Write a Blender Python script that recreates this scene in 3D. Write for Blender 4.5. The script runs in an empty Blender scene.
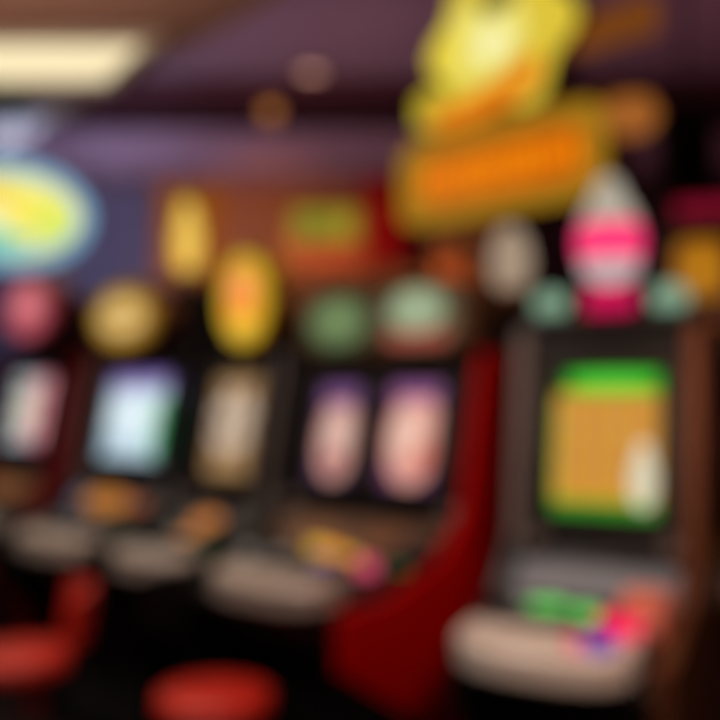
import bpy, bmesh, math, random
from mathutils import Vector, Matrix
random.seed(4)
PI = math.pi
S = bpy.context.scene
COL = S.collection

# ---------------------------------------------------------------- colours and materials
def lin(c):
    return tuple(((v/255)/12.92 if v/255 <= .04045 else ((v/255+.055)/1.055)**2.4) for v in c)

def mat(name, rgb, rough=.5, metal=0., emit=None, strength=1., bump=0., scale=30., var=0., coat=0., spec=.5):
    m = bpy.data.materials.new(name); m.use_nodes = True
    nt = m.node_tree; b = nt.nodes['Principled BSDF']
    c = (*lin(rgb), 1)
    b.inputs['Base Color'].default_value = c
    b.inputs['Roughness'].default_value = rough
    b.inputs['Metallic'].default_value = metal
    b.inputs['Specular IOR Level'].default_value = spec
    if coat: b.inputs['Coat Weight'].default_value = coat
    if emit:
        b.inputs['Emission Color'].default_value = (*lin(emit), 1)
        b.inputs['Emission Strength'].default_value = strength
    if var or bump:
        tc = nt.nodes.new('ShaderNodeTexCoord'); n = nt.nodes.new('ShaderNodeTexNoise')
        n.inputs['Scale'].default_value = scale; n.inputs['Detail'].default_value = 4
        nt.links.new(tc.outputs['Object'], n.inputs['Vector'])
        if var:
            r = nt.nodes.new('ShaderNodeMix'); r.data_type = 'RGBA'
            r.inputs['A'].default_value = tuple(v*(1-var) for v in c[:3])+(1,)
            r.inputs['B'].default_value = tuple(min(1, v*(1+var)) for v in c[:3])+(1,)
            nt.links.new(n.outputs['Fac'], r.inputs['Factor']); nt.links.new(r.outputs['Result'], b.inputs['Base Color'])
        if bump:
            bp = nt.nodes.new('ShaderNodeBump'); bp.inputs['Strength'].default_value = bump; bp.inputs['Distance'].default_value = .01
            nt.links.new(n.outputs['Fac'], bp.inputs['Height']); nt.links.new(bp.outputs['Normal'], b.inputs['Normal'])
    return m

def art(name, base, layers, strength=1.):
    """A lit screen or backlit panel whose printed picture is a stack of flat shapes.
    layer = (shape, cx, cz, rx, rz, colour[, period_x, period_z]); the shapes are in the panel's own metres."""
    m = bpy.data.materials.new(name); m.use_nodes = True
    nt = m.node_tree; b = nt.nodes['Principled BSDF']; L = nt.links
    tc = nt.nodes.new('ShaderNodeTexCoord'); sp = nt.nodes.new('ShaderNodeSeparateXYZ')
    L.new(tc.outputs['Object'], sp.inputs[0])
    def M(op, a, bb=None, cc=None):
        n = nt.nodes.new('ShaderNodeMath'); n.operation = op
        for i, v in enumerate((a, bb, cc)):
            if v is None: continue
            if isinstance(v, (int, float)): n.inputs[i].default_value = v
            else: L.new(v, n.inputs[i])
        return n.outputs[0]
    cur = None
    for ly in layers:
        sh, cx, cz, rx, rz, colr = ly[:6]
        x = M('SUBTRACT', sp.outputs['X'], cx); z = M('SUBTRACT', sp.outputs['Z'], cz)
        gate = None
        if len(ly) > 6:   # repeated cells inside a window of half size ly[8], ly[9]
            px, pz, wx, wz = ly[6:10]
            gate = M('MULTIPLY', M('LESS_THAN', M('ABSOLUTE', x), wx), M('LESS_THAN', M('ABSOLUTE', z), wz))
            x = M('WRAP', x, px/2, -px/2); z = M('WRAP', z, pz/2, -pz/2)
        x = M('DIVIDE', x, rx); z = M('DIVIDE', z, rz)
        if sh == 'r': d = M('MAXIMUM', M('ABSOLUTE', x), M('ABSOLUTE', z))
        elif sh == 'd': d = M('ADD', M('ABSOLUTE', x), M('ABSOLUTE', z))
        else: d = M('SQRT', M('ADD', M('MULTIPLY', x, x), M('MULTIPLY', z, z)))
        f = M('LESS_THAN', d, 1.)
        if gate is not None: f = M('MULTIPLY', f, gate)
        mx = nt.nodes.new('ShaderNodeMix'); mx.data_type = 'RGBA'
        L.new(f, mx.inputs['Factor'])
        if cur is None: mx.inputs['A'].default_value = (*lin(base), 1)
        else: L.new(cur, mx.inputs['A'])
        mx.inputs['B'].default_value = (*lin(colr), 1)
        cur = mx.outputs['Result']
    b.inputs['Base Color'].default_value = (.01, .01, .01, 1); b.inputs['Roughness'].default_value = .4; b.inputs['Specular IOR Level'].default_value = .25
    if cur is None: b.inputs['Emission Color'].default_value = (*lin(base), 1)
    else: L.new(cur, b.inputs['Emission Color'])
    b.inputs['Emission Strength'].default_value = strength
    return m

# ---------------------------------------------------------------- mesh helpers
def box(bm, x0, x1, y0, y1, z0, z1):
    r = bmesh.ops.create_cube(bm, size=1)
    for v in r['verts']:
        v.co = Vector(((x0+x1)/2+v.co.x*(x1-x0), (y0+y1)/2+v.co.y*(y1-y0), (z0+z1)/2+v.co.z*(z1-z0)))
    return r['verts']

def loft(bm, rings, close=True, caps=True):
    vs = [[bm.verts.new(p) for p in r] for r in rings]
    n = len(rings[0])
    for a, b in zip(vs, vs[1:]):
        for i in range(n if close else n-1):
            bm.faces.new((a[i], a[(i+1) % n], b[(i+1) % n], b[i]))
    if caps:
        bm.faces.new(list(reversed(vs[0]))); bm.faces.new(vs[-1])
    bmesh.ops.recalc_face_normals(bm, faces=bm.faces)

def prism_x(bm, prof, x0, x1):            # profile in (y,z), pushed along x
    loft(bm, [[(x0, y, z) for y, z in prof], [(x1, y, z) for y, z in prof]])

def prism_y(bm, prof, y0, y1):            # outline in (x,z), pushed along y
    loft(bm, [[(x, y0, z) for x, z in prof], [(x, y1, z) for x, z in prof]])

def lathe(bm, prof, n=28, cx=0, cy=0):      # (r,z) rings
    loft(bm, [[(cx+r*math.cos(2*PI*i/n), cy+r*math.sin(2*PI*i/n), z) for i in range(n)] for r, z in prof])

def tube(bm, p, q, r, n=12, r2=None):
    p, q = Vector(p), Vector(q); d = (q-p).normalized()
    a = d.orthogonal().normalized(); b = d.cross(a)
    f = lambda c, rr: [tuple(c+a*rr*math.cos(2*PI*i/n)+b*rr*math.sin(2*PI*i/n)) for i in range(n)]
    loft(bm, [f(p, r), f(q, r if r2 is None else r2)])

def ell(cx, cz, rx, rz, n=40, p=2.):
    out = []
    for i in range(n):
        a = 2*PI*i/n; c, s = math.cos(a), math.sin(a)
        out.append((cx+rx*math.copysign(abs(c)**(2/p), c), cz+rz*math.copysign(abs(s)**(2/p), s)))
    return out

def ring_y(bm, outer, inner, y0, y1):     # frame with a hole: both outlines have the same number of points
    n = len(outer)
    O0 = [bm.verts.new((x, y0, z)) for x, z in outer]; O1 = [bm.verts.new((x, y1, z)) for x, z in outer]
    I0 = [bm.verts.new((x, y0, z)) for x, z in inner]; I1 = [bm.verts.new((x, y1, z)) for x, z in inner]
    for i in range(n):
        j = (i+1) % n
        for q in ((O0[i], O0[j], O1[j], O1[i]), (I0[i], I1[i], I1[j], I0[j]), (O0[i], I0[i], I0[j], O0[j]), (O1[i], O1[j], I1[j], I1[i])):
            bm.faces.new(q)
    bmesh.ops.recalc_face_normals(bm, faces=bm.faces)

def rect(x0, x1, z0, z1): return [(x0, z0), (x1, z0), (x1, z1), (x0, z1)]

def obj(name, bm, m, parent=None, bevel=0., smooth=False, loc=None, rot=None):
    me = bpy.data.meshes.new(name); bm.to_mesh(me); bm.free()
    o = bpy.data.objects.new(name, me); COL.objects.link(o)
    me.materials.append(m)
    if smooth:
        for p in me.polygons: p.use_smooth = True
    if bevel:
        md = o.modifiers.new('bevel', 'BEVEL'); md.width = bevel; md.segments = 3; md.limit_method = 'ANGLE'; md.angle_limit = .6
    if parent: o.parent = parent
    if loc: o.location = loc
    if rot: o.rotation_euler = rot
    return o

def B(fn, *a, **k):
    bm = bmesh.new(); fn(bm, *a, **k); return bm

def boxes(lst):
    bm = bmesh.new()
    for b in lst: box(bm, *b)
    return bm

def thing(name, label, cat, loc=(0, 0, 0), rotz=0., group=None):
    o = bpy.data.objects.new(name, None); COL.objects.link(o)
    o.location = loc; o.rotation_euler = (0, 0, rotz); o.empty_display_size = .1
    o['label'] = label; o['category'] = cat
    if group: o['group'] = group
    return o

def tag(o, label, cat, group=None):
    o['label'] = label; o['category'] = cat
    if group: o['group'] = group
    return o

def struct(name, bm, m, **k):
    o = obj(name, bm, m, **k); o['kind'] = 'structure'; return o

# ---------------------------------------------------------------- materials
BLACK = mat('black_lacquer', (14, 12, 13), .35, coat=.3, bump=.05, scale=120)
CHAR = mat('charcoal_plastic', (38, 36, 40), .4, bump=.1, scale=200)
SILVER = mat('warm_silver', (186, 176, 166), .42, .35, var=.1, scale=8)
GREYM = mat('dull_grey_metal', (112, 104, 102), .4, .3, var=.1, scale=8)
BRONZE = mat('bronze_trim', (120, 74, 48), .35, .6, var=.15, scale=12)
COPPER = mat('copper_panel', (168, 96, 52), .4, .5, var=.2, scale=6)
GOLD = mat('gold_metal', (190, 140, 50), .3, .8)
RED = mat('deep_red_lacquer', (170, 0, 0), .5, var=.12, scale=4, spec=.15)
WINE = mat('wine_lacquer', (120, 16, 18), .5, spec=.15)
REDV = mat('red_vinyl', (196, 40, 26), .45, bump=.2, scale=60)
CHROME = mat('chrome', (200, 200, 205), .15, 1.)
BRASS = mat('brass', (170, 120, 60), .3, .9)
CREAMP = mat('cream_enamel', (205, 195, 175), .4)
def glow(name, c, s=1.): return mat(name, tuple(int(v*.3) for v in c), .6, emit=c, strength=s, spec=.15)

CARPET = mat('dark_carpet', (34, 14, 13), .95, bump=.5, scale=260, var=.4)
CEIL = mat('plum_ceiling_paint', (126, 96, 106), .9, var=.05, scale=3)
SOFF = mat('taupe_soffit_paint', (140, 108, 92), .9, var=.05, scale=3)
MAROON = mat('maroon_ceiling_paint', (74, 22, 28), .8, var=.1, scale=3)
MAUVE = mat('mauve_fascia_paint', (158, 120, 128), .8, var=.05, scale=3)
PLUM = mat('plum_wall_paint', (116, 102, 116), .9, var=.08, scale=3)

def wood(name, a, b_, sc=6):
    m = bpy.data.materials.new(name); m.use_nodes = True
    nt = m.node_tree; b = nt.nodes['Principled BSDF']
    tc = nt.nodes.new('ShaderNodeTexCoord'); w = nt.nodes.new('ShaderNodeTexWave')
    w.wave_type = 'BANDS'; w.bands_direction = 'X'; w.inputs['Scale'].default_value = sc
    w.inputs['Distortion'].default_value = 4; w.inputs['Detail'].default_value = 3
    mx = nt.nodes.new('ShaderNodeMix'); mx.data_type = 'RGBA'
    mx.inputs['A'].default_value = (*lin(a), 1); mx.inputs['B'].default_value = (*lin(b_), 1)
    nt.links.new(tc.outputs['Object'], w.inputs['Vector']); nt.links.new(w.outputs['Fac'], mx.inputs['Factor'])
    nt.links.new(mx.outputs['Result'], b.inputs['Base Color']); b.inputs['Roughness'].default_value = .55
    return m
WOOD = wood('red_brown_panelling', (126, 66, 22), (150, 82, 30))

# ---------------------------------------------------------------- the room
X0, X1, Y0, Y1, H = -5., 4., -2.5, 8.6, 4.
struct('floor', boxes([(X0, X1, Y0, Y1, -.1, 0)]), CARPET)
struct('ceiling', boxes([(X0, X1, Y0, Y1, H, H+.1)]), CEIL)
struct('wall_back', boxes([(X0-.1, X1+.1, Y1, Y1+.1, -.1, H+.1)]), PLUM)
struct('wall_front', boxes([(X0-.1, X1+.1, Y0-.1, Y0, -.1, H+.1)]), PLUM)
struct('wall_left', boxes([(X0-.1, X0, Y0, Y1, -.1, H+.1)]), PLUM)
struct('wall_right', boxes([(X1, X1+.1, Y0, Y1, -.1, H+.1)]), PLUM)
# maroon band of ceiling beside the back wall, and the mauve fascia that hangs before it
struct('trim_1', boxes([(X0, X1, 7.15, Y1, H-.03, H)]), MAROON)
struct('trim_2', boxes([(X0, X1, 7.9, Y1, 3.45, 3.80), (X0, X1, 7.86, 7.9, 3.45, 3.49), (X0, X1, 7.86, 7.9, 3.77, 3.80)]), MAUVE)
# lowered soffit at the left whose edge runs away diagonally
def soffit(bm):
    pts = [(X0, 1.), (1.9, 1.), (-.45, 4.05), (-2.6, 6.45), (-3.0, 6.9), (X0, 6.9)]
    loft(bm, [[(x, y, 3.2) for x, y in pts], [(x, y, H) for x, y in pts]])
struct('trim_3', B(soffit), SOFF)
# wood panelling on the back wall
bm = boxes([(-1.98, .06, 8.5, Y1, 0, 3.45)])
for i in range(5):
    x = -1.9+i*.49
    box(bm, x-.02, x+.02, 8.47, 8.5, 0, 3.45)
box(bm, -1.98, .06, 8.46, 8.5, 2.2, 2.28); box(bm, -1.98, .06, 8.46, 8.5, 0, .16)
struct('trim_4', bm, WOOD)
struct('trim_5', boxes([(.05, .42, 8.25, Y1, 0, 3.45), (.02, .45, 8.22, Y1, 0, .2), (.02, .45, 8.22, Y1, 3.3, 3.45)]), RED)
struct('trim_6', boxes([(.42, X1, 8.5, Y1, 0, 3.45)]), mat('dark_maroon_wall', (70, 34, 36), .8, var=.1, scale=3))

# ceiling light and vent in the soffit
t = thing('ceiling_light', 'long cream light panel set in the lowered ceiling', 'ceiling light', (-2.2, 4.66, 3.2))
bm = bmesh.new(); ring_y(bm, [(-1.2, .33), (1.24, .33), (.82, -.33), (-1.2, -.33)], [(-1.14, .28), (1.14, .28), (.78, -.28), (-1.14, -.28)], -.02, .02)
obj('frame', bm, CREAMP, t, rot=(PI/2, 0, 0), loc=(0, 0, -.02))
bm = bmesh.new(); loft(bm, [[(x, y, z) for x, y in ((-1.14, -.28), (1.14, -.28), (.78, .28), (-1.14, .28))] for z in (-.02, -.005)])
obj('diffuser', bm, glow('cream_diffuser', (255, 236, 190), 1.0), t)
t = thing('ceiling_vent', 'dark air vent in the lowered ceiling behind the cream light panel', 'vent', (-2.75, 5.32, 3.2))
bm = bmesh.new(); ring_y(bm, rect(-.75, .75, -.22, .22), rect(-.7, .7, -.18, .18), -.015, .015)
obj('frame', bm, CHAR, t, rot=(PI/2, 0, 0), loc=(0, 0, -.015))
obj('backing', boxes([(-.7, .7, -.18, .18, -.006, 0)]), BLACK, t)
for i in range(8):
    y = -.16+i*.045
    obj('slat', boxes([(-.7, .7, y, y+.02, -.02, -.008)]), CHAR, t)

def downlight(x, y, z, col, s, label):
    t = thing('downlight', label, 'ceiling light', (x, y, z), group=None)
    bm = bmesh.new(); ring_y(bm, ell(0, 0, .13, .13), ell(0, 0, .09, .09), -.012, .012)
    obj('trim_ring', bm, BRASS, t, rot=(PI/2, 0, 0), loc=(0, 0, -.012))
    obj('lens', B(lathe, [(.088, -.016), (.05, -.03), (.01, -.034)]), glow('lens_glow', col, s), t, smooth=True)
downlight(-.385, 7.0, H, (255, 190, 170), .9, 'round ceiling downlight with a pinkish glow, higher of the two beside the maroon band')
t = thing('downlight', 'small amber spotlight mounted on the mauve fascia under the maroon ceiling', 'spotlight', (-.78, 7.84, 3.83))
obj('bracket', boxes([(-.02, .02, -.02, .1, -.03, -.01)]), BRASS, t)
obj('lamp_head', B(lathe, [(.05, -.02), (.09, .05), (.09, .16), (.05, .2)]), BRASS, t, smooth=True)
obj('lens', B(tube, (0, -.094, .1), (0, -.08, .1), .07, 20), glow('amber_lens', (255, 160, 80), .6), t)

# ---------------------------------------------------------------- wall things
t = thing('wall_lantern', 'tall yellow glowing lantern in a glowing amber frame on the wood panelling', 'wall light', (-1.6, 8.44, 2.54))
obj('back_plate', boxes([(-.29, .29, -.0, .04, -.0, .9)]), glow('amber_plate_glow', (150, 78, 14), .8), t)  # plate emits, giving the orange glow around the lantern
obj('glass', B(lathe, [(.05, .02), (.10, .1), (.125, .32), (.09, .56), (.05, .7)], cy=-.16), glow('lantern_yellow', (255, 214, 96), .95), t, smooth=True)
bm = bmesh.new()
for i in range(6):
    a = i*PI/3; tube(bm, (.135*math.cos(a), -.16+.135*math.sin(a), .0), (.135*math.cos(a), -.16+.135*math.sin(a), .71), .006, 8)
obj('cage', bm, GOLD, t)
obj('lantern_cap', B(lathe, [(.15, .7), (.12, .76), (.04, .82), (.015, .88)], cy=-.16), GOLD, t, smooth=True)
obj('lantern_base', B(lathe, [(.02, -.08), (.1, -.02), (.13, .04)], cy=-.16), GOLD, t, smooth=True)
obj('arm', boxes([(-.02, .02, -.16, 0, -.03, 0)]), GOLD, t)

t = thing('lit_wall_sign', 'dim backlit sign, olive green above and red below, on the wood panelling', 'sign', (-.33, 8.44, 2.58))
obj('frame', boxes([(-.42, .42, -.04, .05, -.03, .69)]), BRONZE, t, bevel=.01)
obj('panel', boxes([(-.38, .38, -.012, .012, -.31, .31)]),
    art('olive_red_art', (140, 70, 20), [('r', 0, .13, .3, .15, (150, 140, 30)), ('r', 0, -.17, .36, .13, (176, 62, 22)), ('e', -.1, .13, .12, .08, (108, 130, 30)), ('d', .16, .13, .09, .09, (190, 160, 40)), ('e', .05, -.17, .16, .06, (205, 80, 30))], .8), t, loc=(0, -.052, .33))

# oval blue sign on the left, hung from the soffit
t = thing('oval_sign', 'large oval lit sign, yellow centre inside a pale blue rim glowing as its halo, hanging at far left', 'sign', (-2.3, 5.9, 2.62), .35)
obj('housing', B(prism_y, ell(0, 0, .48, .34), 0, .16), CHAR, t)
bm = bmesh.new(); ring_y(bm, ell(0, 0, .50, .36), ell(0, 0, .42, .27), -.05, .0)
obj('rim', bm, glow('halo_rim_blue', (135, 185, 215), .9), t)  # the sign's blue halo, built as a solid glowing ring
obj('panel', B(prism_y, ell(0, 0, .42, .27), -.012, .012),
    art('oval_art', (236, 240, 150), [('e', -.32, -.18, .3, .2, (90, 200, 180)), ('e', .05, .03, .34, .14, (250, 235, 90)), ('e', -.18, .12, .22, .1, (250, 215, 70)), ('e', -.12, -.03, .12, .07, (255, 250, 190)), ('e', .26, -.05, .1, .12, (215, 235, 90)), ('e', .0, -.19, .14, .05, (130, 210, 180))], 1.0), t, loc=(0, -.03, 0))
for sx in (-1, 1): obj('hanger', B(tube, (sx*.3, .08, .3), (sx*.3, .08, .58), .012), CHAR, t)

# ---------------------------------------------------------------- slot machines
def frame_pos(px, Y): return ((px-360)/900*Y, Y)

def deck_outline(w, yf, yb, ymid, n=22, p=3.):
    out = [(w/2, yb), (w/2, ymid)]
    for i in range(1, n):
        a = PI*i/n; c, s = math.cos(a), math.sin(a)
        out.append((w/2*math.copysign(abs(c)**(2/p), c), ymid-(ymid-yf)*abs(s)**(2/p)))
    out += [(-w/2, ymid), (-w/2, yb)]
    return out

def deck_slab(bm, w, yf, yb, ymid, z, th, slope, p=3.):
    o = deck_outline(w, yf, yb, ymid, p=p)
    zz = lambda y: z+(y-yf)*slope
    loft(bm, [[(x, y, zz(y)-th) for x, y in o], [(x, y, zz(y)) for x, y in o]])

def slot(cfg):
    """One slot machine; local +x is its right as a player sees it, -y faces the player."""
    w = cfg['w']; px, Y = cfg['at']; X, Yy = frame_pos(px, Y)
    t = thing('slot_machine', cfg['label'], 'slot machine', (X, Yy, 0), -math.radians(cfg['a']), cfg.get('group'))
    s = cfg['s']; dz = cfg['deck']; zl, zh = cfg['scr_z']; top = cfg.get('top', zh+.08)
    tilt = cfg.get('tilt', .2)
    zc = (zl+zh)/2
    fy = lambda z: (z-zc)*math.tan(tilt)         # the sloping face
    base = [(-.16, 0), (-.16, .5), (-s+.06, dz-.12), (-s+.06, dz-.07), (-.18, dz-.0), (fy(zl)-.02+.03, zl-.1), (fy(top)+.03, top), (.42, top), (.42, 0)]
    obj('cabinet', B(prism_x, base, -w/2+.02, w/2-.02), BLACK, t, bevel=.006)
    ss = cfg.get('side_s', s); th = cfg.get('side_t', .012)
    side = [(-.2, 0), (-.26, .49), (-ss, dz-.16), (-ss, dz-.01), (-s+.1, dz-.01), (-.2, dz+.06), (fy(zl)-.04, zl-.06), (fy(top)-.02, top+.02), (cfg.get('back', .44), top+.02), (cfg.get('back', .44), 0)]
    for sx, m in ((-1, cfg.get('side_l', BLACK)), (1, cfg.get('side_r', BLACK))):
        x = sx*(w/2-.01)
        obj('side_panel', B(prism_x, side, x-th, x+th), m, t, bevel=.004)
    # edge strips in front of the side panels
    for sx, m in ((-1, cfg.get('edge_l')), (1, cfg.get('edge_r'))):
        if not m: continue
        x = sx*(w/2-.012)
        ew = cfg.get('edge_w', .014)
        st = [(fy(zl)-.06, zl-.14), (fy(zl)-.03, zl-.14), (fy(top)-.0, top), (fy(top)-.05, top)]
        obj('edge_strip', B(prism_x, st, x-ew, x+ew), m, t, bevel=.004)
    # screens
    scr = cfg['screens']
    for (cx, sw, m) in scr:
        bh = (zh-zl)/2/math.cos(tilt)
        bz = bmesh.new(); ring_y(bz, rect(-sw/2-.022, sw/2+.022, -bh-.022, bh+.022), rect(-sw/2, sw/2, -bh, bh), -.02, .02)
        f = obj('screen_frame', bz, cfg.get('bezel', CHAR), t, bevel=.004, loc=(cx, -.012, zc), rot=(-tilt, 0, 0))
        obj('screen', boxes([(-sw/2-.002, sw/2+.002, -.006, .006, -bh-.002, bh+.002)]), m, t, loc=(cx, .0, zc), rot=(-tilt, 0, 0))
    # lit glass between screen and deck
    if 'belly' in cfg:
        bw, bh, m = cfg['belly']
        zz = (zl-.04+dz+.06)/2
        ang = math.atan2(fy(zl)+.18+.01, zl-.1-dz)
        yb = (fy(zl)+.01-.18)/2-.018
        obj('belly_glass', boxes([(-bw/2, bw/2, -.006, .006, -bh/2, bh/2)]), m, t, loc=(cfg.get('belly_x', 0), yb-.0, (zl-.1+dz)/2+.015), rot=(-ang, 0, 0))
    # deck
    lip = cfg.get('lip', SILVER)
    d = obj('button_deck', B(deck_slab, cfg.get('deck_w', w+.02), -s, -.19, -s+.2, dz, .05, .12), cfg.get('deck_m', GREYM), t, bevel=.008, loc=(cfg.get('deck_x', 0), 0, 0))
    obj('arm_rest', B(deck_slab, cfg.get('deck_w', w+.02)+.01, -s-.03, -s+cfg.get('lipd', .12), -s+.09, dz+.006, .075, .12, 2.6), lip, t, bevel=.014, loc=(cfg.get('deck_x', 0), 0, 0))
    bx = bmesh.new(); box(bx, cfg.get('deck_x', 0)-cfg.get('deck_w', w)/2+.05, cfg.get('deck_x', 0)+cfg.get('deck_w', w)/2-.05, -s+cfg.get('lipd', .12)+.005, -s+cfg.get('lipd', .12)+.11, dz+.0, dz+.024)
    for v in bx.verts: v.co.z += (v.co.y+s)*.12
    k = obj('button_panel', bx, BLACK, t, bevel=.005)
    for (x, y, r, m) in cfg['buttons']:
        z = dz+(y+s)*.12
        if r > 0: obj('button', B(lathe, [(r, z), (r, z+.032), (r*.85, z+.038), (r*.2, z+.041)], 20, x, y), m, t if y > -s+cfg.get('lipd', .12)+.12 or y < -s+cfg.get('lipd', .12) else k, smooth=False)
        else:
            r = -r; obj('button', boxes([(x-r*1.35, x+r*1.35, y-r*.75, y+r*.75, z, z+.034)]), m, k, bevel=.005)
    # bill slot and card reader on the right of the deck
    r = obj('bill_acceptor', B(prism_x, [(-.26, dz), (-.28, dz+.075), (-.2, dz+.1), (-.14, dz+.1), (-.14, dz)], w/2-.15, w/2-.045), cfg.get('bill_m', CHAR), t, bevel=.006)
    obj('bill_slot', boxes([(w/2-.135, w/2-.06, -.274, -.264, dz+.035, dz+.05)]), cfg.get('bill', glow('slot_green', (60, 140, 60), .4)), r)
    # knees: cash door with a lock, kick plate
    dr = obj('cash_door', boxes([(-w/2+.06, w/2-.06, -.175, -.155, .09, .48)]), CHAR, t, bevel=.006)
    obj('lock', B(tube, (w/2-.12, -.185, .3), (w/2-.12, -.17, .3), .014), CHROME, dr)
    # loudspeaker grilles under the screen
    for sx in (-1, 1):
        if cfg.get('grille', True):
            x = sx*(w/2-.065)
            obj('speaker_grille', B(tube, (x, fy(zl)-.035, zl-.07), (x, fy(zl)+.02, zl-.075), .025, 18), GREYM, t)
    return t, top, fy(top), w

def oval_topper(t, top, fy, w, rx, rz, m, frame, z0=None, x=0, p=2., yo=.12):
    z = (z0 or top+.03)+rz
    y = fy+yo
    h = obj('topper', B(prism_y, ell(x, z, rx+.025, rz+.025, p=p), y, y+.12), frame, t, bevel=.008)
    obj('topper_panel', B(prism_y, ell(0, 0, rx, rz, p=p), -.012, .012), m, h, loc=(x, y-.008, z))
    obj('topper_neck', boxes([(x-.08, x+.08, y+.03, fy+.2, top-.01, z-rz*.8)]), BLACK, h)
    return h

G = 'slot machines in the row'
AL = 40
off = glow('button_off', (90, 84, 80), .2)
amb = glow('button_amber', (255, 160, 50), 1.0)
yel = glow('button_yellow', (240, 190, 70), .9)
pnk = glow('button_pink', (255, 90, 130), .8)
wht = glow('button_white', (200, 190, 180), .4)
grn = glow('button_green', (110, 225, 100), 1.0)
mag = glow('button_magenta', (255, 20, 90), 1.1)
blu = glow('button_violet', (110, 60, 190), .7)
def row_buttons(w, s, cols, y=None, r=-.02):
    n = len(cols); y = -s+.18 if y is None else y
    return [(-w/2+.1+(w-.2)*i/(n-1), y, r, c) for i, c in enumerate(cols)]

# A: far left
scrA = art('reel_screen_pale', (70, 60, 76), [('r', -.1, 0, .15, .17, (190, 200, 205)), ('r', .13, 0, .11, .17, (225, 120, 140)), ('e', -.16, 0, .03, .035, (110, 120, 130), .09, .1, .14, .15), ('e', -.03, .0, .08, .13, (235, 225, 200)), ('d', .13, 0, .04, .04, (245, 190, 190), .1, .11, .1, .15)], .85)
t, top, fy, w = slot(dict(label='slot machine at far left under a pink oval topper', a=AL, at=(33, 4.37), w=.62, deck_w=.38, deck_x=.14, s=.44, deck=.87,
    scr_z=(1.17, 1.53), screens=[(-.01, .37, scrA)], side_r=WINE, side_l=WINE, group=G, edge_l=WINE,
    belly=(.5, .13, art('belly_bronze', (96, 62, 40), [('e', 0, 0, .16, .045, (150, 92, 50))], .7)), buttons=row_buttons(.5, .5, [wht, off, wht, off, wht])))
oval_topper(t, top, fy, w, .21, .15, art('topper_pink', (120, 40, 50), [('e', 0, 0, .18, .13, (205, 90, 105)), ('e', 0, .02, .1, .07, (235, 140, 145))], .85), mat('wine_frame', (110, 36, 44), .4), yo=-.08, z0=top+.08, x=.02)

# B
scrB = art('screen_ice', (190, 215, 230), [('r', 0, .2, .4, .06, (120, 92, 170)), ('r', 0, .13, .4, .02, (170, 160, 215)), ('e', -.02, .0, .17, .11, (225, 242, 248)), ('r', .19, -.05, .05, .12, (40, 130, 80)), ('e', .15, -.03, .022, .03, (120, 220, 150), .07, .09, .06, .14), ('e', -.2, -.12, .03, .04, (140, 170, 190), .1, .1, .1, .06)], 1.0)
t, top, fy, w = slot(dict(label='slot machine with a gold oval topper and an icy blue and violet screen', a=AL, at=(138, 3.85), w=.70, deck_w=.46, deck_x=.05, s=.48, deck=.87,
    scr_z=(1.15, 1.51), screens=[(0, .43, scrB)], group=G, edge_l=GREYM,
    belly=(.6, .14, art('belly_dark', (52, 48, 56), [('e', -.05, 0, .17, .055, (225, 140, 50)), ('e', .17, -.01, .07, .04, (190, 90, 40)), ('e', -.24, 0, .05, .05, (90, 100, 125))], .65)),
    buttons=row_buttons(.52, .5, [off, wht, off, wht, off, wht])))
oval_topper(t, top, fy, w, .22, .135, art('topper_gold', (135, 95, 20), [('e', 0, 0, .19, .11, (205, 155, 60)), ('e', 0, .0, .14, .07, (235, 205, 135)), ('r', 0, 0, .1, .015, (180, 120, 40))], .9), BRONZE, x=-.04, yo=-.09)

# C
scrC = art('screen_tan', (120, 88, 52), [('r', 0, 0, .15, .18, (190, 150, 100)), ('e', -.02, .02, .12, .13, (225, 200, 175)), ('d', 0, 0, .03, .04, (130, 90, 60), .1, .12, .16, .18)], .8)
t, top, fy, w = slot(dict(label='narrow slot machine with a tall yellow and orange oval topper and a tan screen', a=AL, at=(238, 3.44), w=.48, deck_w=.4, deck_x=-.04, s=.42, deck=.855,
    scr_z=(1.10, 1.50), screens=[(-.01, .265, scrC)], group=G, edge_r=GREYM,
    belly=(.4, .13, art('belly_orange', (50, 44, 48), [('e', -.03, -.0, .08, .05, (225, 130, 45))], .75)),
    buttons=row_buttons(.4, .4, [wht, amb, wht, off])))
oval_topper(t, top, fy, w, .125, .175, art('topper_yellow', (215, 175, 40), [('e', 0, -.01, .085, .13, (250, 150, 30)), ('e', 0, .04, .065, .07, (255, 150, 90)), ('e', 0, -.1, .06, .035, (255, 205, 70))], 1.0), GOLD, yo=-.04, x=.02)

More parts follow.
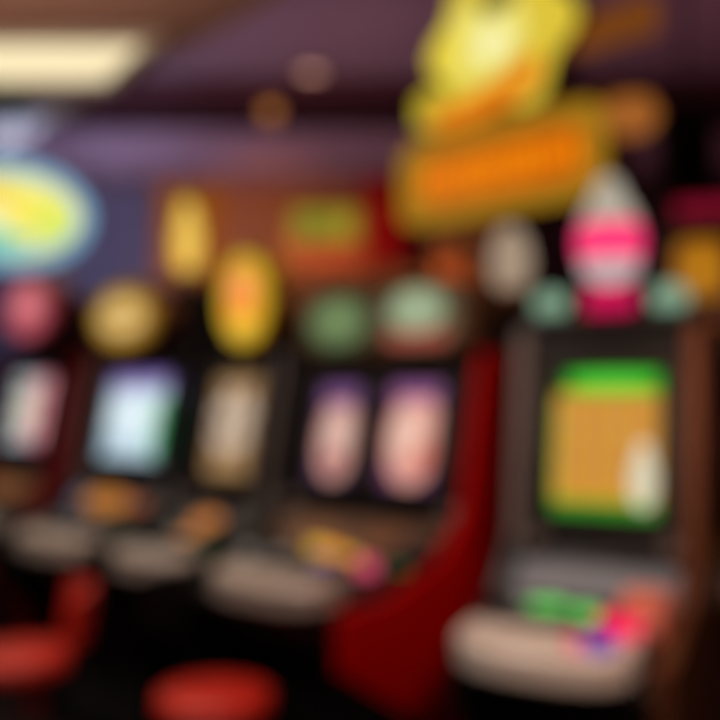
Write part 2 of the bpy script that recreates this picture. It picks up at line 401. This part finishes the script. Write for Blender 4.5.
# D: the wide machine with two screens
scrD1 = art('screen_rose_one', (84, 52, 92), [('e', 0, -.02, .085, .15, (225, 165, 150)), ('r', 0, .13, .11, .03, (130, 84, 145)), ('e', 0, -.0, .05, .07, (245, 205, 190)), ('d', 0, -.1, .04, .04, (190, 110, 110))], .85)
scrD2 = art('screen_rose_two', (110, 56, 104), [('e', 0, -.01, .105, .16, (235, 165, 150)), ('r', 0, .14, .12, .025, (150, 90, 150)), ('e', -.02, .0, .06, .08, (250, 205, 185)), ('e', .05, -.07, .04, .05, (225, 125, 108))], .9)
t, top, fy, w = slot(dict(label='wide slot machine with two rosy screens and a deep red side panel', a=AL, at=(374, 3.0), w=.81, deck_w=.45, deck_x=.0, s=.54, side_s=.63, deck=.88, lipd=.13,
    scr_z=(1.125, 1.45), screens=[(-.155, .185, scrD1), (.165, .21, scrD2)], side_r=RED, back=.5, group=G, tilt=.22,
    belly=(.66, .14, art('belly_brown', (84, 50, 32), [('e', -.12, -.02, .1, .05, (120, 70, 34)), ('e', .14, 0, .1, .04, (110, 60, 32))], .8)),
    buttons=[(-.03, -.24, .036, yel), (.05, -.25, .026, amb), (-.2, -.25, .025, off), (.24, -.33, .03, pnk), (.14, -.28, .02, yel), (-.22, -.36, -.02, wht), (-.15, -.36, -.02, off), (-.08, -.36, -.02, wht), (0, -.36, -.02, off), (.1, -.36, -.02, blu)]))
y = fy-.03
h = obj('topper', B(prism_y, ell(0, top+.14, .37, .125, p=5), y, y+.12), mat('brown_topper_frame', (96, 66, 44), .4, .3), t, bevel=.01)
for x, a in ((-.17, art('topper_green', (78, 78, 52), [('e', 0, 0, .12, .08, (112, 140, 92)), ('e', 0, .01, .06, .04, (140, 165, 110))], .75)),
             (.17, art('topper_green_pink', (110, 96, 70), [('e', 0, .02, .11, .07, (160, 185, 145)), ('e', 0, .03, .06, .03, (195, 205, 170)), ('r', 0, -.07, .12, .022, (190, 90, 76))], .8))):
    obj('topper_panel', B(prism_y, ell(0, 0, .15, .1, p=3), -.01, .01), a, h, loc=(x, y-.008, top+.14))
obj('crest', B(prism_y, [(-.2, top+.25), (.2, top+.25), (.1, top+.3), (0, top+.33), (-.1, top+.3)], y+.02, y+.1), COPPER, h, bevel=.006)

# E: the nearest machine
scrE = art('screen_green_orange', (60, 190, 40), [
    ('r', 0, .175, .17, .04, (20, 185, 25)), ('r', -.13, .175, .02, .04, (20, 60, 20)), ('e', .01, .165, .11, .022, (80, 225, 60)),
    ('r', .006, -.012, .145, .148, (215, 150, 45)),
    ('r', -.14, -.03, .008, .14, (190, 200, 70)),
    ('e', 0, .0, .016, .02, (190, 130, 80), .055, .078, .13, .13), ('d', .029, .039, .014, .018, (228, 176, 70), .116, .156, .116, .116),
    ('r', 0, -.19, .17, .03, (40, 150, 30)),
    ('e', .1, -.1, .035, .075, (225, 220, 190)), ('e', .1, -.02, .02, .022, (235, 225, 200))], .95)
t, top, fy, w = slot(dict(label='nearest slot machine with a green and orange screen under a pink and white globe topper', a=30, at=(604, 2.45), w=.49, deck_w=.41, deck_x=-.035, s=.5, side_s=.46, side_t=.022, deck=.835, lipd=.15,
    scr_z=(1.095, 1.475), top=1.6, screens=[(.005, .285, scrE)], edge_l=GREYM, edge_r=BRONZE, edge_w=.02, side_r=BRONZE, lip=mat('pale_silver', (222, 218, 208), .4, .2), tilt=.16,
    bill_m=mat('peach_plastic', (225, 130, 108), .4), bill=glow('slot_peach', (255, 150, 120), .8), bezel=mat('olive_bezel', (34, 36, 26), .4), grille=True,
    belly=(.42, .1, art('belly_grey', (120, 110, 108), [('r', 0, 0, .17, .02, (140, 128, 124))], .75)),
    buttons=[(-.07, -.28, .05, grn), (.025, -.29, .034, grn), (-.14, -.26, .02, wht), (.13, -.33, .034, mag), (.085, -.32, .026, mag), (.10, -.44, .034, blu), (.05, -.46, .016, pnk)]
        + row_buttons(.4, .5, [off, off, off, grn, off], -.32)))
# topper of E: magenta drum, glowing globe with a pink band, white cap, two pale green lamps
y = fy+.10
hood = obj('topper', B(prism_x, [(fy+.02, top-.005), (fy+.0, top+.03), (fy+.08, top+.06), (fy+.26, top+.06), (fy+.28, top-.005)], -w/2+.01, w/2-.01), CHAR, t, bevel=.01)
obj('topper_drum', B(lathe, [(.07, top+.05), (.075, top+.1), (.066, top+.125)], 28, -.02, y), glow('drum_magenta', (220, 20, 90), .85), hood, smooth=True)
zc = top+.25
obj('globe', B(lathe, [(.045, zc-.11), (.075, zc-.09), (.086, zc-.05)], 32, -.02, y), glow('globe_white_low', (205, 190, 190), .85), hood, smooth=True)
obj('globe_band', B(lathe, [(.086, zc-.05), (.094, zc-.01), (.094, zc+.03), (.087, zc+.055)], 32, -.02, y), glow('globe_pink', (255, 60, 120), 1.1), hood, smooth=True)
obj('globe_cap', B(lathe, [(.087, zc+.055), (.07, zc+.1), (.045, zc+.145), (.03, zc+.185), (.01, zc+.2)], 32, -.02, y), glow('globe_white', (200, 190, 172), .8), hood, smooth=True)
for sx in (-1, 1):
    l = obj('corner_lamp', B(lathe, [(.042, top+.055), (.052, top+.08), (.044, top+.11), (.01, top+.125)], 24, sx*(w/2-.075)-.02, y-.02), glow('pale_green_lamp', (150, 190, 160), .75), hood, smooth=True)

# F: the machine behind, at the right edge
scrF = art('screen_dim', (40, 14, 16), [('r', 0, 0, .2, .15, (60, 20, 20))], .5)
t, top, fy, w = slot(dict(label='dark slot machine at right edge with a wide amber topper under a crimson band', a=20, at=(768, 3.15), w=.5, s=.45, deck=.85,
    scr_z=(1.1, 1.45), screens=[(0, .38, scrF)], buttons=row_buttons(.5, .45, [off, off, amb, off]), belly=(.4, .1, art('belly_f', (30, 14, 12), [], .5))))
y = fy+.1
h = obj('topper', boxes([(-.38, .31, y, y+.13, top, top+.66)]), mat('maroon_topper', (90, 30, 34), .45), t, bevel=.012)
obj('topper_panel', B(prism_y, ell(0, 0, .09, .11, p=5), -.012, .012), art('topper_amber', (180, 112, 10), [('d', 0, 0, .05, .06, (215, 145, 20))], .8), h, loc=(-.21, y-.01, top+.36))
obj('topper_band', boxes([(-.3, .3, y-.012, y, top+.56, top+.62)]), glow('band_crimson', (150, 20, 50), .7), h)
obj('topper_strip', boxes([(-.36, -.12, y-.012, y, top+.1, top+.17)]), glow('strip_orange', (190, 96, 30), .6), h)

# ---------------------------------------------------------------- divider behind the row, lamp, sign pylon
u = Vector((-math.cos(math.radians(AL)), math.sin(math.radians(AL)), 0)); nn = Vector((math.sin(math.radians(AL)), math.cos(math.radians(AL)), 0))
D0 = Vector((.047, 3.0, 0))
c = D0+u*.95+nn*.62
for lab, x0, x1, h in (('tall black divider behind the oval-topped slot machines of the row', -1.9, -.1, 1.93),
                       ('lower black divider with a bronze rail behind the wide two-screen machine, carrying a frosted lamp', -.07, 1.25, 1.74)):
    t = thing('bank_divider', lab, 'partition', tuple(c), -math.radians(AL), 'dividers behind the row')
    obj('panel', boxes([(x0, x1, -.05, .05, .1, h)]), BLACK, t, bevel=.006)
    obj('top_rail', boxes([(x0, x1, -.07, .07, h, h+.04)]), BRONZE if h < 1.8 else BLACK, t, bevel=.006)
    obj('foot', boxes([(x0, x1, -.1, .1, 0, .1)]), CHAR, t)

# pylon with the two stacked signs
SA = math.radians(47)
Lp = Vector((.245, 4.855, 0)); Rp = Vector((1.10, 4.0, 0)); mid = (Lp+Rp)/2; W = (Rp-Lp).length
ang = math.atan2(Rp.y-Lp.y, Rp.x-Lp.x)
t = thing('sign_pylon', 'tall copper sign pylon carrying a yellow emblem over a long orange lettered board', 'sign', tuple(mid), ang)
obj('plinth', boxes([(-.5, .5, -.1, .4, 0, .2)]), BRONZE, t, bevel=.01)
bm = boxes([(-.42, .05, .0, .3, .2, 2.3)])
for i in range(3): box(bm, -.36+i*.14, -.28+i*.14, -.012, 0, .3, 2.2)
obj('column', bm, COPPER, t, bevel=.008)
# long board: local x -W/2..W/2
zb0, zb1 = 2.31, 2.78
goldlit = glow('gold_lit_border', (176, 128, 28), .85)
bd = obj('sign_board', B(prism_y, ell(0, (zb0+zb1)/2, W/2+.02, (zb1-zb0)/2, 48, 7), 0., .2), BRONZE, t, bevel=.015)
bm = bmesh.new(); ring_y(bm, ell(0, 2.545, W/2+.01, .23, 48, 7), ell(0.02, 2.545, W/2-.1, .135, 48, 5), -.03, 0)
obj('board_border', bm, goldlit, bd)
obj('board_panel', B(prism_y, ell(0, 0, W/2-.1, .135, 48, 5), -.01, .01), art('board_orange', (206, 88, 0), [('e', -.0, 0, .45, .09, (222, 110, 4))], .9), bd, loc=(.02, -.01, 2.545))
lit = glow('letter_orange', (255, 150, 10), 1.05)
rnd = random.Random(2)
for i in range(13):          # unreadable in the photograph: a line of slanted lit strokes
    x = -.45+i*.076; hh = .05+.014*math.sin(i*1.7); sl = .012*math.cos(i*2.3)
    obj('lit_stroke', B(prism_y, [(x-.016-sl, 2.545-hh), (x+.008-sl, 2.545-hh), (x+.024+sl, 2.545+hh), (x-.004+sl, 2.545+hh)], -.035, -.01), lit, bd, bevel=.004)
# peach lamp drum closing the board at the right
obj('end_lamp', B(lathe, [(.05, 2.60), (.10, 2.62), (.13, 2.68), (.10, 2.75), (.04, 2.77)], 28, W/2+.07, .1), glow('end_peach', (190, 112, 48), .7), bd, smooth=True)
# emblem: lobed yellow lightbox above
cz = 3.1
def blob(cx, cz, R, lob, amp, n=64, sx=1., sz=1., ph=0.):
    return [(cx+sx*R*(1+amp*math.cos(lob*a+ph))*math.cos(a), cz+sz*R*(1+amp*math.cos(lob*a+ph))*math.sin(a)) for a in (2*PI*i/n for i in range(n))]
em = obj('emblem', B(prism_y, blob(.02, 3.2, .46, 6, .1, sx=.93, sz=.86), .02, .18), BRONZE, t)
obj('emblem_face', B(prism_y, blob(0, 0, .44, 6, .1, sx=.93, sz=.86), -.015, .015),
    art('emblem_yellow', (222, 196, 60), [('e', -.08, .02, .26, .2, (240, 228, 120)), ('e', .0, .2, .12, .07, (110, 96, 30)), ('e', -.02, -.02, .1, .08, (252, 245, 180)), ('e', -.3, .02, .08, .2, (236, 214, 70))], 1.0), em, loc=(.02, 0, 3.2))
obj('banner', B(prism_y, [(-.36, 2.80), (-.1, 2.80), (.12, 2.85), (.28, 2.94), (.26, 3.06), (.1, 2.98), (-.12, 2.92), (-.36, 2.90)], -.05, -.015), glow('banner_orange', (236, 128, 20), .95), em, bevel=.004)
obj('yellow_lobe', B(prism_y, blob(-.42, 2.94, .11, 5, .08), -.01, .12), glow('lobe_yellow', (205, 180, 50), .9), em)
obj('cross_arm', boxes([(.3, .80, .06, .16, 3.05, 3.2)]), glow('amber_arm_emit', (128, 70, 24), .8), t, bevel=.01)  # emission makes the arm look lit; it is no lamp
obj('cap_rail', boxes([(-.6, .66, .02, .2, 2.78, 2.82)]), BRONZE, t, bevel=.005)
obj('spine', boxes([(-.2, .0, .18, .26, 2.3, 3.4)]), CHAR, t)

# frosted lamp on the divider
lx = frame_pos(511, 3.02)
p = c+(-u)*1.11
t = thing('table_lamp', 'small frosted white lamp glowing softly behind the nearest machine, below the orange board', 'lamp', (p.x, p.y, 1.78))
obj('base', B(lathe, [(.07, 0), (.07, .015), (.02, .03), (.015, .07)]), BRASS, t, smooth=True)
obj('lamp_shade', B(lathe, [(.045, .04), (.068, .07), (.08, .14), (.064, .22), (.03, .27)]), glow('frosted', (190, 165, 140), .75), t, smooth=True)

# loudspeaker hanging from the ceiling
t = thing('loudspeaker', 'black box loudspeaker hanging beside the long orange sign board', 'speaker', (1.66, 4.5, 2.46), -.2)
obj('box', boxes([(-.13, .13, -.0, .2, 0, .42)]), BLACK, t, bevel=.01)
obj('grille', boxes([(-.11, .11, -.012, 0, .02, .4)]), CHAR, t, bevel=.004)
obj('woofer', B(tube, (0, -.02, .13), (0, -.012, .13), .08, 24), BLACK, t)
obj('tweeter', B(tube, (0, -.02, .31), (0, -.012, .31), .035, 20), BLACK, t)
obj('hanging_rod', B(tube, (0, .1, .42), (0, .1, 1.54), .012), CHAR, t)

# ---------------------------------------------------------------- stools
def stool(px, Y, r, rz, back, label):
    x, y = frame_pos(px, Y)
    t = thing('casino_stool', label, 'stool', (x, y, 0), rz, 'red stools before the row')
    obj('base', B(lathe, [(.22, 0), (.22, .012), (.19, .025), (.05, .045), (.035, .06)], 32), CHROME, t, smooth=True)
    obj('pedestal', B(lathe, [(.034, .05), (.034, .3), (.026, .31), (.026, .47)], 20), CHROME, t)
    bm = bmesh.new(); n = 28
    ring_y(bm, ell(0, 0, .15, .15, n), ell(0, 0, .135, .135, n), -.008, .008)
    obj('foot_ring', bm, CHROME, t, rot=(PI/2, 0, 0), loc=(0, 0, .2))
    obj('foot_ring_spoke', boxes([(-.14, .14, -.008, .008, .195, .205)]), CHROME, t)
    obj('seat_pan', B(lathe, [(r*.7, .485), (r*.85, .505), (r*.85, .52)], 32), CHAR, t)
    obj('seat', B(lathe, [(r*.94, .52), (r, .533), (r, .565), (r*.95, .582), (r*.7, .59), (r*.1, .592)], 40), REDV, t, smooth=True)
    if back:
        bm = bmesh.new(); rings = []
        for i in range(9):
            a = -.75+1.5*i/8
            R0, R1 = r-.005, r+.045
            ca, sa = math.cos(a), math.sin(a)
            hz = .79-.03*abs(a)**2
            rings.append([(R0*ca, R0*sa, .6), (R1*ca, R1*sa, .6), ((R1+.02)*ca, (R1+.02)*sa, hz), ((R0+.03)*ca, (R0+.03)*sa, hz)])
        loft(bm, rings)
        obj('backrest', bm, REDV, t, bevel=.015)
        for sy in (-.08, .08):
            obj('back_bracket', boxes([(r-.02, r+.03, sy-.012, sy+.012, .49, .64)]), CHROME, t)
    return t
stool(24, 2.98, .175, .35, True, 'red vinyl stool with a low backrest, cut off by the left edge of the view')
stool(217, 2.57, .165, 0, False, 'backless round red vinyl stool in front of the wide two-screen machine')

# ---------------------------------------------------------------- lights
def area(name, loc, size, power, col, rot=(0, 0, 0), sy=None):
    l = bpy.data.lights.new(name, 'AREA'); l.energy = power; l.color = lin(col); l.size = size
    if sy: l.shape = 'RECTANGLE'; l.size_y = sy
    o = bpy.data.objects.new(name, l); COL.objects.link(o); o.location = loc; o.rotation_euler = rot
    return o
def spot(name, loc, target, power, col, ang=60, blend=.6, size=.08):
    l = bpy.data.lights.new(name, 'SPOT'); l.energy = power; l.color = lin(col); l.spot_size = math.radians(ang); l.spot_blend = blend; l.shadow_soft_size = size
    o = bpy.data.objects.new(name, l); COL.objects.link(o); o.location = loc
    o.rotation_euler = (Vector(target)-Vector(loc)).to_track_quat('-Z', 'Y').to_euler()
    return o
area('panel_light', (-2.2, 4.85, 3.15), 2.2, 14, (255, 232, 196), sy=.5)
# ceiling spots over the decks, then added fill for side, front and stools
spot('deck_spot', (-.9, 1.6, 3.1), (-.6, 2.9, .85), 110, (255, 232, 218), 75)
spot('deck_spot', (-1.9, 2.2, 3.1), (-1.1, 3.6, .8), 65, (255, 232, 218), 70)
spot('deck_spot', (.3, .9, 3.6), (.36, 2.05, .85), 330, (255, 234, 218), 34)
spot('side_fill', (.75, 1.0, 2.2), (.2, 2.6, .65), 62, (255, 200, 180), 60, size=.2)  # added lamp to brighten the red side panel
spot('front_fill', (-.6, -.6, 2.4), (.7, 2.4, 1.3), 90, (255, 214, 190), 30, size=.2)  # extra light from the front, hung in free air
spot('stool_fill', (-.6, .9, 3.0), (-.7, 2.7, .55), 6, (255, 190, 170), 40, size=.1)  # added to lift the red of the stools
pl = bpy.data.lights.new('sign_glow', 'POINT'); pl.energy = 38; pl.color = lin((160, 200, 255)); pl.shadow_soft_size = .06
po = bpy.data.objects.new('sign_glow', pl); COL.objects.link(po); po.location = (-2.3, 6.2, 2.86)
# added uplights and washes without fixtures, brightening ceiling, fascia, walls and soffit
area('fill_uplight', (1.2, 5.6, 3.0), 2.5, 5.5, (245, 205, 225), rot=(PI, 0, 0))
area('fill_uplight', (-.8, 6.6, 3.0), 2.5, 11, (250, 205, 215), rot=(PI-.5, 0, 0))
area('fill_uplight', (-1.6, 3.2, 2.4), 1.6, 16, (255, 214, 196), rot=(PI, 0, 0))
area('fill_uplight', (2.6, 5.6, 2.6), 1.5, 5, (255, 170, 185), rot=(PI-.4, 0, 0))
spot('wall_wash', (-.9, 6.6, 3.0), (-.8, 8.5, 2.7), 50, (255, 176, 90), 80, .8)
spot('wall_wash', (.4, 7.2, 3.2), (.3, 8.4, 2.7), 5, (255, 110, 80), 60, .8)
spot('blue_wash', (-2.6, 6.4, 2.5), (-2.4, 8.2, 3.0), 70, (185, 195, 255), 100, .8)  # added blue lamp tinting the back wall and fascia
spot('blue_wash', (-1.5, 5.0, 2.2), (-2.2, 6.6, 3.5), 90, (170, 205, 255), 50, .8)  # second added blue lamp, for the left end of the fascia
spot('pylon_fill', (-.35, 3.7, 1.98), (.42, 4.7, 1.93), 110, (255, 180, 120), 24, .6)  # added lamp that brightens the copper column
spot('soffit_wash', (-1.5, 4.9, 2.2), (-1.8, 5.5, 3.2), 12, (190, 185, 235), 90, .9)  # added lamp lifting the dark part of the soffit

wd = bpy.data.worlds.new('world'); S.world = wd; wd.use_nodes = True
wd.node_tree.nodes['Background'].inputs['Color'].default_value = (.02, .012, .016, 1)
wd.node_tree.nodes['Background'].inputs['Strength'].default_value = .3

# ---------------------------------------------------------------- camera, thrown far out of focus like the photograph
cd = bpy.data.cameras.new('camera'); cam = bpy.data.objects.new('camera', cd); COL.objects.link(cam)
cam.location = (0, 0, 1.4); cam.rotation_euler = (PI/2+math.atan(40/900), 0, 0)
cd.sensor_width = 36; cd.lens = 900/720*36; cd.clip_start = .02
DEFOCUS = True
if DEFOCUS:
    cd.dof.use_dof = True; cd.dof.focus_distance = .30; cd.dof.aperture_blades = 0
    blur_px = 21
    # radius in pixels = 900 * R / focus  ->  R = lens / (2 N)
    R = blur_px/900*.30
    cd.dof.aperture_fstop = (cd.lens/1000)/(2*R)
S.camera = cam
S.view_settings.view_transform = 'Standard'; S.view_settings.look = 'None'
S.view_settings.exposure = 0; S.view_settings.gamma = 1; S.view_settings.use_curve_mapping = False
S.cycles.use_denoising = True; S.cycles.max_bounces = 6; S.cycles.sample_clamp_indirect = 4
